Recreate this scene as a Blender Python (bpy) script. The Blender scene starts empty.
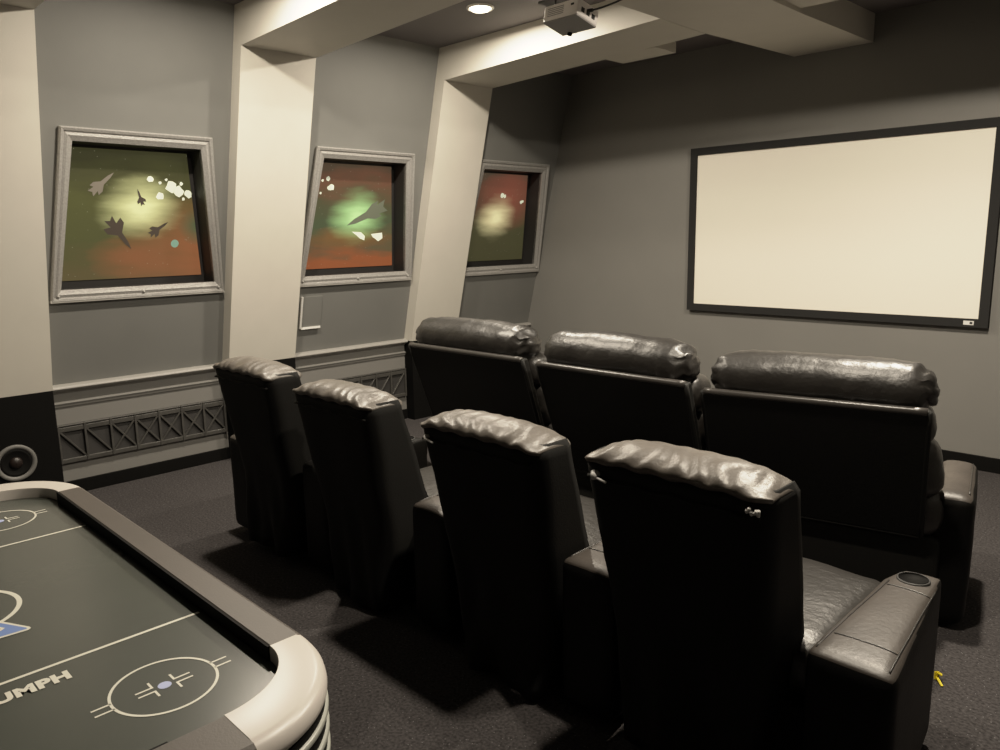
import bpy, bmesh, math, random
from math import sin, cos, pi, radians
from mathutils import Vector, Matrix, noise
from mathutils.bvhtree import BVHTree
random.seed(7)
SC = bpy.context.scene
COL = SC.collection
L, ZR, D, ZC = 0.2551, 0.7062, 5.7333, 3.045     # wall lean, rail height, screen wall distance, ceiling height

# ------------------------------------------------------------------ materials
def mat(name, color, rough=0.5, metal=0.0, spec=0.5, emit=None, estr=0.0, bump=0.0, bscale=60.0, var=0.0, vscale=6.0, sheen=0.0, coat=0.0, detail=4.0):
    m = bpy.data.materials.new(name); m.use_nodes = True
    nt = m.node_tree; b = nt.nodes['Principled BSDF']
    b.inputs['Base Color'].default_value = (*color, 1)
    b.inputs['Roughness'].default_value = rough
    b.inputs['Metallic'].default_value = metal
    b.inputs['Specular IOR Level'].default_value = spec
    b.inputs['Coat Weight'].default_value = coat
    b.inputs['Sheen Weight'].default_value = sheen
    if emit:
        b.inputs['Emission Color'].default_value = (*emit, 1); b.inputs['Emission Strength'].default_value = estr
    tc = nt.nodes.new('ShaderNodeTexCoord')
    if bump:
        n = nt.nodes.new('ShaderNodeTexNoise'); n.inputs['Scale'].default_value = bscale; n.inputs['Detail'].default_value = detail
        bp = nt.nodes.new('ShaderNodeBump'); bp.inputs['Strength'].default_value = bump; bp.inputs['Distance'].default_value = 0.01
        nt.links.new(tc.outputs['Object'], n.inputs['Vector']); nt.links.new(n.outputs['Fac'], bp.inputs['Height'])
        nt.links.new(bp.outputs['Normal'], b.inputs['Normal'])
    if var:
        n2 = nt.nodes.new('ShaderNodeTexNoise'); n2.inputs['Scale'].default_value = vscale; n2.inputs['Detail'].default_value = 5
        rp = nt.nodes.new('ShaderNodeValToRGB')
        rp.color_ramp.elements[0].position = 0.3; rp.color_ramp.elements[1].position = 0.7
        rp.color_ramp.elements[0].color = (*[c * (1 - var) for c in color], 1)
        rp.color_ramp.elements[1].color = (*[min(1, c * (1 + var)) for c in color], 1)
        nt.links.new(tc.outputs['Object'], n2.inputs['Vector']); nt.links.new(n2.outputs['Fac'], rp.inputs['Fac'])
        nt.links.new(rp.outputs['Color'], b.inputs['Base Color'])
    return m

M = {}
M['wall'] = mat('grey_wall_paint', (0.142, 0.143, 0.135), 0.6, bump=0.05, bscale=180, var=0.04, vscale=3)
M['wall_light'] = mat('warm_grey_wall_paint', (0.165, 0.161, 0.149), 0.6, bump=0.05, bscale=180, var=0.03, vscale=3)
M['cream'] = mat('cream_paint', (0.585, 0.555, 0.49), 0.55, bump=0.04, bscale=150, var=0.02)
M['ceiling'] = mat('dark_ceiling_paint', (0.135, 0.122, 0.124), 0.7, bump=0.05, bscale=150)
M['wains'] = mat('wainscot_paint', (0.160, 0.156, 0.146), 0.5, bump=0.03, bscale=120)
M['rail'] = mat('satin_rail_paint', (0.31, 0.30, 0.28), 0.35, bump=0.02)
M['black'] = mat('black_paint', (0.003, 0.003, 0.003), 0.7, spec=0.08, bump=0.03)
M['truss'] = mat('dark_metallic_relief', (0.062, 0.060, 0.056), 0.38, metal=0.3, bump=0.1, bscale=90, var=0.15, vscale=20)
M['truss_back'] = mat('charcoal_relief_backing', (0.022, 0.021, 0.0205), 0.6, bump=0.1, bscale=90)
M['silver'] = mat('silver_leaf_frame', (0.36, 0.35, 0.335), 0.38, metal=0.35, bump=0.25, bscale=120, var=0.15, vscale=90, detail=8)
M['boxblack'] = mat('black_box_lining', (0.012, 0.011, 0.011), 0.6)
M['leather'] = mat('black_leather', (0.012, 0.0105, 0.0092), 0.40, spec=0.7, bump=0.28, bscale=38, var=0.15, vscale=14, detail=6)
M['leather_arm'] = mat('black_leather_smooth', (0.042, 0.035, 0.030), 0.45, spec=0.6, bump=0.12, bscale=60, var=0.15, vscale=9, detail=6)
M['pillow'] = mat('toplit_pillow_leather', (0.098, 0.085, 0.073), 0.43, spec=0.6, bump=0.25, bscale=38, var=0.15, vscale=14, detail=6)  # chair leather lightened, painting in the lamp light that falls on the pads
M['arm_side_shade'] = mat('black_shaded_leather', (0.003, 0.0028, 0.0026), 0.55, spec=0.15, bump=0.1, bscale=60)  # shade on the arm sides, put into a near-black copy of the leather
M['dark_wall'] = mat('dark_low_bounce_wall', (0.05, 0.048, 0.046), 0.7, bump=0.05, bscale=180)  # walls out of view, colour darkened to cut bounce onto the chair backs
M['fabric'] = mat('black_cover_fabric', (0.0055, 0.0055, 0.0052), 0.75, spec=0.2, bump=0.08, bscale=160)
M['panel'] = mat('black_vinyl_panel', (0.0065, 0.0065, 0.006), 0.6, spec=0.25, bump=0.08, bscale=120)
M['piping'] = mat('black_vinyl_edge', (0.045, 0.041, 0.038), 0.3, spec=0.7)
M['chrome'] = mat('chrome', (0.75, 0.72, 0.68), 0.15, metal=1)
M['cup'] = mat('cup_hole_shade', (0.002, 0.002, 0.002), 0.7, spec=0.1)  # black painted in for the shade inside the cup hole
M['white_plastic'] = mat('white_plastic', (0.72, 0.71, 0.68), 0.4)
M['screenwhite'] = mat('matte_screen_white', (0.86, 0.81, 0.71), 0.9, spec=0.1, bump=0.01, bscale=300)
M['screenframe'] = mat('black_velvet_frame', (0.018, 0.018, 0.018), 0.85, spec=0.1, bump=0.05, bscale=200)
M['deck'] = mat('dark_green_grey_playfield', (0.058, 0.064, 0.056), 0.24, spec=0.5, var=0.06, vscale=4, bump=0.01, bscale=200)
M['railtop'] = mat('brown_grey_rail_top', (0.060, 0.049, 0.041), 0.5, bump=0.05, bscale=200, var=0.05)
M['corner'] = mat('silver_plastic_corner', (0.60, 0.555, 0.51), 0.36, spec=0.5)
M['corner_rib'] = mat('greenish_silver_rib', (0.42, 0.43, 0.38), 0.3, spec=0.5)
M['gloss_black'] = mat('black_rail_liner', (0.004, 0.004, 0.004), 0.65, spec=0.08)
M['ink'] = mat('cream_ink', (0.72, 0.70, 0.60), 0.5)
M['blue_ink'] = mat('blue_ink', (0.16, 0.25, 0.55), 0.4)
M['pale_blue'] = mat('pale_blue_ink', (0.42, 0.48, 0.75), 0.4)
M['lamp'] = mat('lamp_lens', (1, 0.9, 0.7), 0.5, emit=(1.0, 0.84, 0.56), estr=12)
M['lamp_trim'] = mat('white_lamp_trim', (0.75, 0.72, 0.68), 0.4)
M['projector'] = mat('white_projector_shell', (0.90, 0.85, 0.83), 0.4)
M['projector_base'] = mat('grey_projector_underside', (0.30, 0.295, 0.29), 0.5)
M['dark_metal'] = mat('dark_grey_metal', (0.05, 0.05, 0.05), 0.5, metal=0.4)
M['cable'] = mat('black_cable', (0.012, 0.012, 0.012), 0.5)
M['speaker_ring'] = mat('grey_speaker_ring', (0.13, 0.127, 0.12), 0.5)
M['cone'] = mat('black_speaker_cone', (0.004, 0.004, 0.004), 0.6, spec=0.1)
M['dust_cap'] = mat('copper_dust_cap', (0.012, 0.008, 0.007), 0.35)
M['yellow'] = mat('yellow_plastic', (0.80, 0.62, 0.02), 0.4)
M['rock'] = mat('pale_glowing_rock', (0.75, 0.78, 0.60), 0.6, emit=(0.85, 0.9, 0.66), estr=0.40)
M['craft'] = mat('painted_spacecraft', (0.05, 0.038, 0.03), 0.6)
M['craft_light'] = mat('painted_spacecraft_light', (0.20, 0.18, 0.15), 0.6)
M['craft_green'] = mat('painted_grey_green_craft', (0.13, 0.15, 0.11), 0.6)
M['planet'] = mat('painted_teal_planet', (0.25, 0.48, 0.40), 0.6)

def carpet_material():
    m = bpy.data.materials.new('speckled_dark_carpet'); m.use_nodes = True
    nt = m.node_tree; b = nt.nodes['Principled BSDF']; b.inputs['Roughness'].default_value = 0.95; b.inputs['Specular IOR Level'].default_value = 0.1
    tc = nt.nodes.new('ShaderNodeTexCoord')
    n = nt.nodes.new('ShaderNodeTexNoise'); n.inputs['Scale'].default_value = 90; n.inputs['Detail'].default_value = 8
    r = nt.nodes.new('ShaderNodeValToRGB'); r.color_ramp.elements[0].color = (0.020, 0.0185, 0.019, 1); r.color_ramp.elements[1].color = (0.062, 0.057, 0.058, 1)
    r.color_ramp.elements[0].position = 0.3; r.color_ramp.elements[1].position = 0.7
    v = nt.nodes.new('ShaderNodeTexVoronoi'); v.inputs['Scale'].default_value = 75; v.inputs['Randomness'].default_value = 1
    r2 = nt.nodes.new('ShaderNodeValToRGB'); r2.color_ramp.elements[0].position = 0.10; r2.color_ramp.elements[0].color = (1, 1, 1, 1)
    r2.color_ramp.elements[1].position = 0.16; r2.color_ramp.elements[1].color = (0, 0, 0, 1)
    wn = nt.nodes.new('ShaderNodeMath'); wn.operation = 'GREATER_THAN'; wn.inputs[1].default_value = 0.60
    sp = nt.nodes.new('ShaderNodeSeparateColor'); mu = nt.nodes.new('ShaderNodeMath'); mu.operation = 'MULTIPLY'
    mx = nt.nodes.new('ShaderNodeMixRGB'); mx.inputs['Color2'].default_value = (0.17, 0.165, 0.17, 1)
    k = nt.links.new
    k(tc.outputs['Object'], n.inputs['Vector']); k(n.outputs['Fac'], r.inputs['Fac'])
    k(tc.outputs['Object'], v.inputs['Vector']); k(v.outputs['Distance'], r2.inputs['Fac'])
    k(v.outputs['Color'], sp.inputs['Color']); k(sp.outputs['Red'], wn.inputs[0])
    k(r2.outputs['Color'], mu.inputs[0]); k(wn.outputs['Value'], mu.inputs[1])
    k(mu.outputs['Value'], mx.inputs['Fac']); k(r.outputs['Color'], mx.inputs['Color1']); k(mx.outputs['Color'], b.inputs['Base Color'])
    bp = nt.nodes.new('ShaderNodeBump'); bp.inputs['Strength'].default_value = 0.5; bp.inputs['Distance'].default_value = 0.01
    k(n.outputs['Fac'], bp.inputs['Height']); k(bp.outputs['Normal'], b.inputs['Normal'])
    return m
M['carpet'] = carpet_material()

def nebula(name, stops, gl, gcol, gr, blobs, es=0.30):
    """Painted space backdrop: vertical colour bands broken by noise, soft coloured clouds and one bright star glow. UV 0..1."""
    m = bpy.data.materials.new(name); m.use_nodes = True
    nt = m.node_tree; b = nt.nodes['Principled BSDF']; b.inputs['Roughness'].default_value = 0.5; b.inputs['Specular IOR Level'].default_value = 0.3
    k = nt.links.new
    uv = nt.nodes.new('ShaderNodeUVMap')
    sep = nt.nodes.new('ShaderNodeSeparateXYZ'); k(uv.outputs['UV'], sep.inputs[0])
    mp = nt.nodes.new('ShaderNodeMapping'); mp.inputs['Scale'].default_value = (1.6, 5.5, 1); k(uv.outputs['UV'], mp.inputs['Vector'])
    n = nt.nodes.new('ShaderNodeTexNoise'); n.inputs['Scale'].default_value = 1.5; n.inputs['Detail'].default_value = 7; k(mp.outputs['Vector'], n.inputs['Vector'])
    a = nt.nodes.new('ShaderNodeMath'); a.operation = 'MULTIPLY_ADD'; a.inputs[1].default_value = 0.5; a.inputs[2].default_value = -0.25; k(n.outputs['Fac'], a.inputs[0])
    s = nt.nodes.new('ShaderNodeMath'); s.operation = 'ADD'; k(sep.outputs['Y'], s.inputs[0]); k(a.outputs[0], s.inputs[1])
    r = nt.nodes.new('ShaderNodeValToRGB'); cr = r.color_ramp
    while len(cr.elements) < len(stops): cr.elements.new(0.5)
    for e, (p, c) in zip(cr.elements, stops): e.position = p; e.color = (*c, 1)
    k(s.outputs[0], r.inputs['Fac'])
    cur = r.outputs['Color']
    def glow(center, rad, col, prev, power, amt, sx=1.0):
        mpp = nt.nodes.new('ShaderNodeMapping'); mpp.vector_type = 'POINT'
        mpp.inputs['Location'].default_value = (-center[0] * sx / rad, -center[1] / rad, 0); mpp.inputs['Scale'].default_value = (sx / rad, 1 / rad, 0)
        k(uv.outputs['UV'], mpp.inputs['Vector'])
        nw = nt.nodes.new('ShaderNodeVectorMath'); nw.operation = 'LENGTH'; k(mpp.outputs['Vector'], nw.inputs[0])
        ns = nt.nodes.new('ShaderNodeMath'); ns.operation = 'MULTIPLY_ADD'; ns.inputs[1].default_value = 0.7; ns.inputs[2].default_value = -0.35; k(n.outputs['Fac'], ns.inputs[0])
        ad = nt.nodes.new('ShaderNodeMath'); ad.operation = 'ADD'; k(nw.outputs['Value'], ad.inputs[0]); k(ns.outputs[0], ad.inputs[1])
        iv = nt.nodes.new('ShaderNodeMath'); iv.operation = 'SUBTRACT'; iv.inputs[0].default_value = 1; iv.use_clamp = True; k(ad.outputs[0], iv.inputs[1])
        pw = nt.nodes.new('ShaderNodeMath'); pw.operation = 'POWER'; pw.inputs[1].default_value = power; k(iv.outputs[0], pw.inputs[0])
        am = nt.nodes.new('ShaderNodeMath'); am.operation = 'MULTIPLY'; am.inputs[1].default_value = amt; am.use_clamp = True; k(pw.outputs[0], am.inputs[0])
        mx = nt.nodes.new('ShaderNodeMixRGB'); mx.inputs['Color2'].default_value = (*col, 1)
        k(am.outputs[0], mx.inputs['Fac']); k(prev, mx.inputs['Color1'])
        return mx.outputs['Color']
    for (c, rad, col, sx) in blobs: cur = glow(c, rad, col, cur, 0.8, 1.0, sx)
    cur = glow(gl, gr, gcol, cur, 1.5, 1.25, 0.9)
    v = nt.nodes.new('ShaderNodeTexVoronoi'); v.inputs['Scale'].default_value = 24; k(uv.outputs['UV'], v.inputs['Vector'])
    r2 = nt.nodes.new('ShaderNodeValToRGB'); r2.color_ramp.elements[0].position = 0.03; r2.color_ramp.elements[0].color = (0.5, 0.5, 0.5, 1)
    r2.color_ramp.elements[1].position = 0.09; r2.color_ramp.elements[1].color = (0, 0, 0, 1); k(v.outputs['Distance'], r2.inputs['Fac'])
    mx = nt.nodes.new('ShaderNodeMixRGB'); mx.inputs['Color2'].default_value = (0.6, 0.58, 0.42, 1); k(r2.outputs['Color'], mx.inputs['Fac']); k(cur, mx.inputs['Color1'])
    dk = nt.nodes.new('ShaderNodeMixRGB'); dk.blend_type = 'MULTIPLY'; dk.inputs['Fac'].default_value = 1; dk.inputs['Color2'].default_value = (.25, .25, .25, 1); k(mx.outputs['Color'], dk.inputs['Color1'])
    k(dk.outputs['Color'], b.inputs['Base Color']); k(mx.outputs['Color'], b.inputs['Emission Color']); b.inputs['Emission Strength'].default_value = es
    return m

# ------------------------------------------------------------------ object helpers
def link(name, bm, m, parent=None, smooth=False, bevel=0.0, recalc=True, autosmooth=None):
    if recalc: bmesh.ops.recalc_face_normals(bm, faces=bm.faces)
    me = bpy.data.meshes.new(name); bm.to_mesh(me); bm.free()
    for x in (m if isinstance(m, (list, tuple)) else [m]): me.materials.append(x)
    if smooth:
        for f in me.polygons: f.use_smooth = True
    o = bpy.data.objects.new(name, me); COL.objects.link(o)
    if bevel:
        bv = o.modifiers.new('bevel', 'BEVEL'); bv.width = bevel; bv.segments = 3; bv.limit_method = 'ANGLE'; bv.angle_limit = radians(35)
        for f in me.polygons: f.use_smooth = True
        wn = o.modifiers.new('wn', 'WEIGHTED_NORMAL'); wn.keep_sharp = False
    if parent: o.parent = parent
    return o

def tag(o, label, cat, group=None):
    o['label'] = label; o['category'] = cat
    if group: o['group'] = group
    return o

def thing(name, label, cat, loc=(0, 0, 0), rz=0.0, group=None):
    o = bpy.data.objects.new(name, None); COL.objects.link(o); o.location = loc; o.rotation_euler = (0, 0, rz)
    o.empty_display_size = 0.05
    return tag(o, label, cat, group)

def struct(o, label=None):
    o['kind'] = 'structure'
    if label: o['label'] = label
    return o

def poly(bm, pts, mi=0):
    f = bm.faces.new([bm.verts.new(p) for p in pts]); f.material_index = mi; return f

def box(bm, lo, hi):
    x0, y0, z0 = lo; x1, y1, z1 = hi
    v = [bm.verts.new(p) for p in [(x0,y0,z0),(x1,y0,z0),(x1,y1,z0),(x0,y1,z0),(x0,y0,z1),(x1,y0,z1),(x1,y1,z1),(x0,y1,z1)]]
    for q in [(0,3,2,1),(4,5,6,7),(0,1,5,4),(1,2,6,5),(2,3,7,6),(3,0,4,7)]: bm.faces.new([v[i] for i in q])
    return bm

def hexa(bm, pts):
    v = [bm.verts.new(p) for p in pts]
    for q in [(0,3,2,1),(4,5,6,7),(0,1,5,4),(1,2,6,5),(2,3,7,6),(3,0,4,7)]: bm.faces.new([v[i] for i in q])
    return bm

def prism(bm, ring, axis, a, b):
    """extrude a 2-D ring along axis from a to b (ring given in the other two axes, in x-y-z order)"""
    def P(p, t):
        return {'x': (t, p[0], p[1]), 'y': (p[0], t, p[1]), 'z': (p[0], p[1], t)}[axis]
    A = [bm.verts.new(P(p, a)) for p in ring]; B = [bm.verts.new(P(p, b)) for p in ring]; n = len(ring)
    bm.faces.new(A); bm.faces.new(B[::-1])
    for i in range(n): bm.faces.new([A[i], B[i], B[(i+1) % n], A[(i+1) % n]])
    return bm

def bar(bm, p, q, w, h, up=(1, 0, 0)):
    p, q, up = Vector(p), Vector(q), Vector(up); d = (q - p).normalized(); s = d.cross(up).normalized(); u = s.cross(d).normalized()
    pts = []
    for e in (p, q):
        pts += [e - s*w/2 - u*h/2, e + s*w/2 - u*h/2, e + s*w/2 + u*h/2, e - s*w/2 + u*h/2]
    v = [bm.verts.new(x) for x in pts]
    for f in [(0,1,2,3),(4,7,6,5),(0,4,5,1),(1,5,6,2),(2,6,7,3),(3,7,4,0)]: bm.faces.new([v[i] for i in f])
    return bm

def tube(bm, path, r, n=10, cap=True):
    path = [Vector(p) for p in path]; rings = []
    for i, p in enumerate(path):
        d = (path[min(i+1, len(path)-1)] - path[max(i-1, 0)]).normalized()
        a = d.orthogonal().normalized() if i == 0 else (rings[-1][1] - d * rings[-1][1].dot(d)).normalized()
        b = d.cross(a); rr = r[i] if isinstance(r, (list, tuple)) else r
        rings.append(([bm.verts.new(p + (a*cos(2*pi*k/n) + b*sin(2*pi*k/n))*rr) for k in range(n)], a))
    for i in range(len(rings)-1):
        A, B = rings[i][0], rings[i+1][0]
        for k in range(n): bm.faces.new([A[k], A[(k+1) % n], B[(k+1) % n], B[k]])
    if cap: bm.faces.new(rings[0][0][::-1]); bm.faces.new(rings[-1][0])
    return bm

def lathe(bm, prof, c=(0, 0, 0), n=40, axis='z', close=False):
    rings = []
    for (r, h) in prof:
        ring = []
        for k in range(n):
            a = 2*pi*k/n
            p = {'z': (r*cos(a), r*sin(a), h), 'x': (h, r*cos(a), r*sin(a))}[axis]
            ring.append(bm.verts.new((c[0]+p[0], c[1]+p[1], c[2]+p[2])))
        rings.append(ring)
    for i in range(len(rings)-1):
        for k in range(n): bm.faces.new([rings[i][k], rings[i][(k+1) % n], rings[i+1][(k+1) % n], rings[i+1][k]])
    if close: bm.faces.new(rings[0][::-1]); bm.faces.new(rings[-1])
    return bm

def rbox(size, r, center=(0, 0, 0), n=(14, 10, 10), puff=(0, 0, 0), warp=None, wr=0.0, wf=9.0, seed=0):
    """soft cushion: a gridded box with rounded edges, bulged faces, small wrinkles; warp(p) bends it"""
    bm = bmesh.new()
    hx, hy, hz = [s/2 for s in size]
    H = (hx, hy, hz); vs = {}
    def grid(k):                                           # denser near the edges
        return [-1 + 2*((1 - cos(pi*i/k))/2) for i in range(k+1)]
    G = [grid(k) for k in n]
    def vert(i, j, l):
        key = (i, j, l)
        if key in vs: return vs[key]
        t = (G[0][i], G[1][j], G[2][l])
        p = [t[a]*H[a] for a in range(3)]
        c = [max(-(H[a]-r), min(H[a]-r, p[a])) for a in range(3)]
        d = Vector([p[a]-c[a] for a in range(3)])
        if d.length > 1e-9: d = d.normalized()*r
        q = Vector(c) + d
        u = [q[a]/H[a] for a in range(3)]
        for a in range(3):
            if puff[a]:
                b1, b2 = [x for x in range(3) if x != a]
                q[a] += puff[a]*u[a]*max(0, 1-u[b1]**2)**0.7*max(0, 1-u[b2]**2)**0.7
        if wr:
            nn = noise.noise_vector(Vector((q.x*wf+seed, q.y*wf, q.z*wf)))*wr + noise.noise_vector(Vector((q.x*wf*3, q.y*wf*1.3, q.z*wf*1.3+seed)))*wr*0.5
            q += nn
        if warp: q = Vector(warp(q))
        vs[key] = bm.verts.new((q.x+center[0], q.y+center[1], q.z+center[2]))
        return vs[key]
    a, b, c = n
    for (A, B, fix) in [('x','y','z'), ('x','z','y'), ('y','z','x')]:
        NA = {'x': a, 'y': b, 'z': c}
        for e in (0, NA[fix]):
            for i in range(NA[A]):
                for j in range(NA[B]):
                    q = []
                    for (di, dj) in [(0,0),(1,0),(1,1),(0,1)]:
                        idx = {A: i+di, B: j+dj, fix: e}
                        q.append(vert(idx['x'], idx['y'], idx['z']))
                    bm.faces.new(q)
    return bm

def copy_tree(o, parent=None):
    c = o.copy(); COL.objects.link(c)
    if parent: c.parent = parent
    for ch in list(o.children): copy_tree(ch, c)
    return c

# ------------------------------------------------------------------ the room
XR = 5.95                                                   # right wall mirrors the left one
def xl(z, t=0.0): return L*(z-ZR)+t if z > ZR else t
OY0, OY1 = -3.2, D
BAYS = [1.885, 3.557, 5.181]                                # centres of the three lit pictures
# opening of each picture (bottom z, half width; top z, half width)
OB, OBH, OT, OTH = 1.322, 0.483, 2.182, 0.379
SB, ST = 0.0, -0.014                                        # the pictures lean a touch sideways

bm = bmesh.new()
box(bm, (-0.4, OY0-0.1, -0.06), (XR+0.4, D+0.1, 0)); struct(link('floor', bm, M['carpet']), 'dark speckled carpet floor')
bm = bmesh.new()
box(bm, (-0.4, OY0-0.1, ZC), (XR+0.4, D+0.1, ZC+0.1)); struct(link('ceiling', bm, M['ceiling']), 'dark plum grey ceiling between the beams')
bm = bmesh.new()
poly(bm, [(0, OY0, 0), (0, D, 0), (0, D, ZR), (0, OY0, ZR)])
def wp(y, z, t=0.0): return (xl(z, t), y, z)
edges = [OY0] + [0.5*(BAYS[0]+BAYS[1]), 0.5*(BAYS[1]+BAYS[2])] + [D]
starts = [1.0, 0.5*(BAYS[0]+BAYS[1]), 0.5*(BAYS[1]+BAYS[2])]
poly(bm, [wp(OY0, ZR+1e-6), wp(1.0, ZR+1e-6), wp(1.0, ZC), wp(OY0, ZC)])
for i, c in enumerate(BAYS):
    y0 = starts[i]; y1 = starts[i+1] if i < 2 else D
    a, b_, cc, d = wp(c-OBH+SB, OB), wp(c+OBH+SB, OB), wp(c+OTH+ST, OT), wp(c-OTH+ST, OT)
    A, B_, C_, D_ = wp(y0, ZR+1e-6), wp(y1, ZR+1e-6), wp(y1, ZC), wp(y0, ZC)
    for q in [(A, B_, b_, a), (B_, C_, cc, b_), (C_, D_, d, cc), (D_, A, a, d)]: poly(bm, q)
bmesh.ops.remove_doubles(bm, verts=bm.verts, dist=1e-4)
o = link('wall_left', bm, [M['wall'], M['wains']], recalc=False)
for f in o.data.polygons:
    if f.center.z < ZR*0.9: f.material_index = 1
struct(o, 'left wall, lower part upright, upper part leaning inwards')
bm = bmesh.new(); box(bm, (-0.3, D, 0), (XR+0.3, D+0.1, ZC)); struct(link('wall_front', bm, M['wall_light']), 'plain grey wall behind the screen')
bm = bmesh.new()
hexa(bm, [(XR, OY0, 0), (XR+.1, OY0, 0), (XR+.1, D, 0), (XR, D, 0), (XR, OY0, ZR), (XR+.1, OY0, ZR), (XR+.1, D, ZR), (XR, D, ZR)])
hexa(bm, [(XR, OY0, ZR), (XR+.1, OY0, ZR), (XR+.1, D, ZR), (XR, D, ZR), (XR-xl(ZC), OY0, ZC), (XR-xl(ZC)+.1, OY0, ZC), (XR-xl(ZC)+.1, D, ZC), (XR-xl(ZC), D, ZC)])
struct(link('wall_right', bm, M['dark_wall']))
bm = bmesh.new(); box(bm, (-0.3, OY0-0.1, 0), (XR+0.3, OY0, ZC)); struct(link('wall_back', bm, M['dark_wall']))

COLS = [(0.77, 1.305), (2.447, 2.982), (4.125, 4.648)]
T = 0.11
BZ = 2.80                                                   # beam underside at the wall
def beam_z(x): return BZ + 0.0305*(x-0.64)
LX0, LX1, LZ = 2.60, 3.225, 2.859
for i, (y0, y1) in enumerate(COLS):
    bm = bmesh.new()
    prism(bm, [(xl(ZR)-0.0, ZR+0.002), (T, ZR+0.002), (xl(ZC, T), ZC-0.001), (xl(ZC), ZC-0.001)], 'y', y0, y1)
    struct(link('column', bm, M['cream']), 'cream leaning wall column, ' + ['leftmost, above the round speaker', 'middle one, behind the back row', 'rightmost, nearest the screen'][i])
    bm = bmesh.new(); box(bm, (0.002, y0, 0), (T, y1, ZR)); struct(link('column_base', bm, M['black']), 'black plinth under the ' + ['leftmost', 'middle', 'rightmost'][i] + ' cream column')
    bm = bmesh.new()
    prism(bm, [(xl(BZ, T), BZ), (LX0, beam_z(LX0)), (LX0, ZC-0.001), (xl(ZC, T), ZC-0.001)], 'y', y0, y1)
    struct(link('ceiling_beam', bm, M['cream']), 'cream cross beam over the ' + ['leftmost', 'middle', 'rightmost'][i] + ' column')
    bm = bmesh.new()
    z1 = 2.885
    prism(bm, [(LX1, z1), (XR-xl(z1), z1-0.03), (XR-xl(ZC), ZC-0.001), (LX1, ZC-0.001)], 'y', y0, y1)
    struct(link('ceiling_beam', bm, M['cream']), 'cream cross beam right of the lengthwise beam, ' + ['nearest the camera', 'middle one', 'nearest the screen'][i])
bm = bmesh.new()
prism(bm, [(LX0, OY0), (LX1, OY0), (LX1, 4.7), (LX1+.03, D-.001), (LX0+.10, D-.001), (LX0+.005, 4.60)], 'z', LZ, ZC-.001)
struct(link('ceiling_beam', bm, M['cream']), 'broad cream beam running lengthwise to the screen wall')
bm = bmesh.new(); box(bm, (1.775, 4.648, 2.845), (2.225, 4.90, 2.915)); struct(link('ceiling_beam', bm, M['cream']), 'short cream stub behind the cross beam nearest the screen')

# trims on the left wall, one run per bay
runs = [(1.305, 2.447), (2.982, 4.125), (4.648, D-0.002)]
k = 1
names = ['below the first picture from the left', 'below the middle picture', 'below the picture nearest the screen']
for i, (y0, y1) in enumerate(runs):
    bm = bmesh.new()
    prism(bm, [(0, .665), (.012, .668), (.02, .68), (.05, .690), (.06, .700), (.056, .712), (.04, .718), (.018, .722), (0.004, .724)], 'y', y0, y1)
    struct(link('trim_%d' % k, bm, M['rail'], bevel=0.003), 'grey chair rail ' + names[i]); k += 1
    bm = bmesh.new()
    prism(bm, [(0, .572), (.010, .576), (.014, .590), (.020, .598), (.020, .604), (.008, .610), (0, .610)], 'y', y0, y1)
    struct(link('trim_%d' % k, bm, M['wains'], bevel=0.002), 'thin grey moulding under the chair rail ' + names[i]); k += 1
for i, (y0, y1) in enumerate(runs):
    bm = bmesh.new(); box(bm, (0.0, y0, 0), (.016, y1, .088)); struct(link('baseboard_left', bm, M['black'], bevel=0.004))
bm = bmesh.new(); box(bm, (0.0, D-.016, 0), (XR, D, .10)); struct(link('baseboard_front', bm, M['black'], bevel=0.004))
bm = bmesh.new(); box(bm, (XR-.016, OY0, 0), (XR, D-.016, .09)); struct(link('baseboard_right', bm, M['black'], bevel=0.004))

# truss relief panels under the rail
for i, (y0, y1) in enumerate(runs):
    t = thing('truss_relief_panel', ['dark truss-pattern relief panel left of the leftmost back-row recliner', 'dark truss-pattern relief panel seen above the second back-row recliner',
              'dark truss-pattern relief panel nearest the screen wall'][i], 'wall panel', (0, 0.5*(y0+y1), 0), 0, 'truss relief panels')
    w = (y1-y0)/2 - 0.012; z0, z1 = .212, .462
    bm = bmesh.new(); box(bm, (0.001, -w, z0), (.012, w, z1)); link('backing', bm, M['truss_back'], t)
    for z, h in ((z0+.014, .028), (z1-.03, .03), (z1-.005, .01)):
        bm = bmesh.new(); bar(bm, (.02, -w, z), (.02, w, z), h, .02, (1, 0, 0)); link('rail', bm, M['truss'], t, bevel=0.003)
    n = 7
    for j in range(n+1):
        y = -w + .009 + (2*w-.018)*j/n
        bm = bmesh.new(); bar(bm, (.022, y, z0), (.022, y, z1), .014, .026, (1, 0, 0)); link('post', bm, M['truss'], t, bevel=0.002)
    for j in range(n):
        ya = -w + .009 + (2*w-.018)*j/n; yb = -w + .009 + (2*w-.018)*(j+1)/n
        def diag(p, q):
            bm = bmesh.new(); bar(bm, p, q, .011, .018, (1, 0, 0)); link('diagonal_brace', bm, M['truss'], t, bevel=0.002)
        if i == 0 or j < 3: diag((.02, ya, z1-.03), (.02, yb, z0+.02))
        if (i == 0 and j >= 2) or i > 0: diag((.021, ya, z0+.02), (.021, yb, z1-.03))

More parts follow.
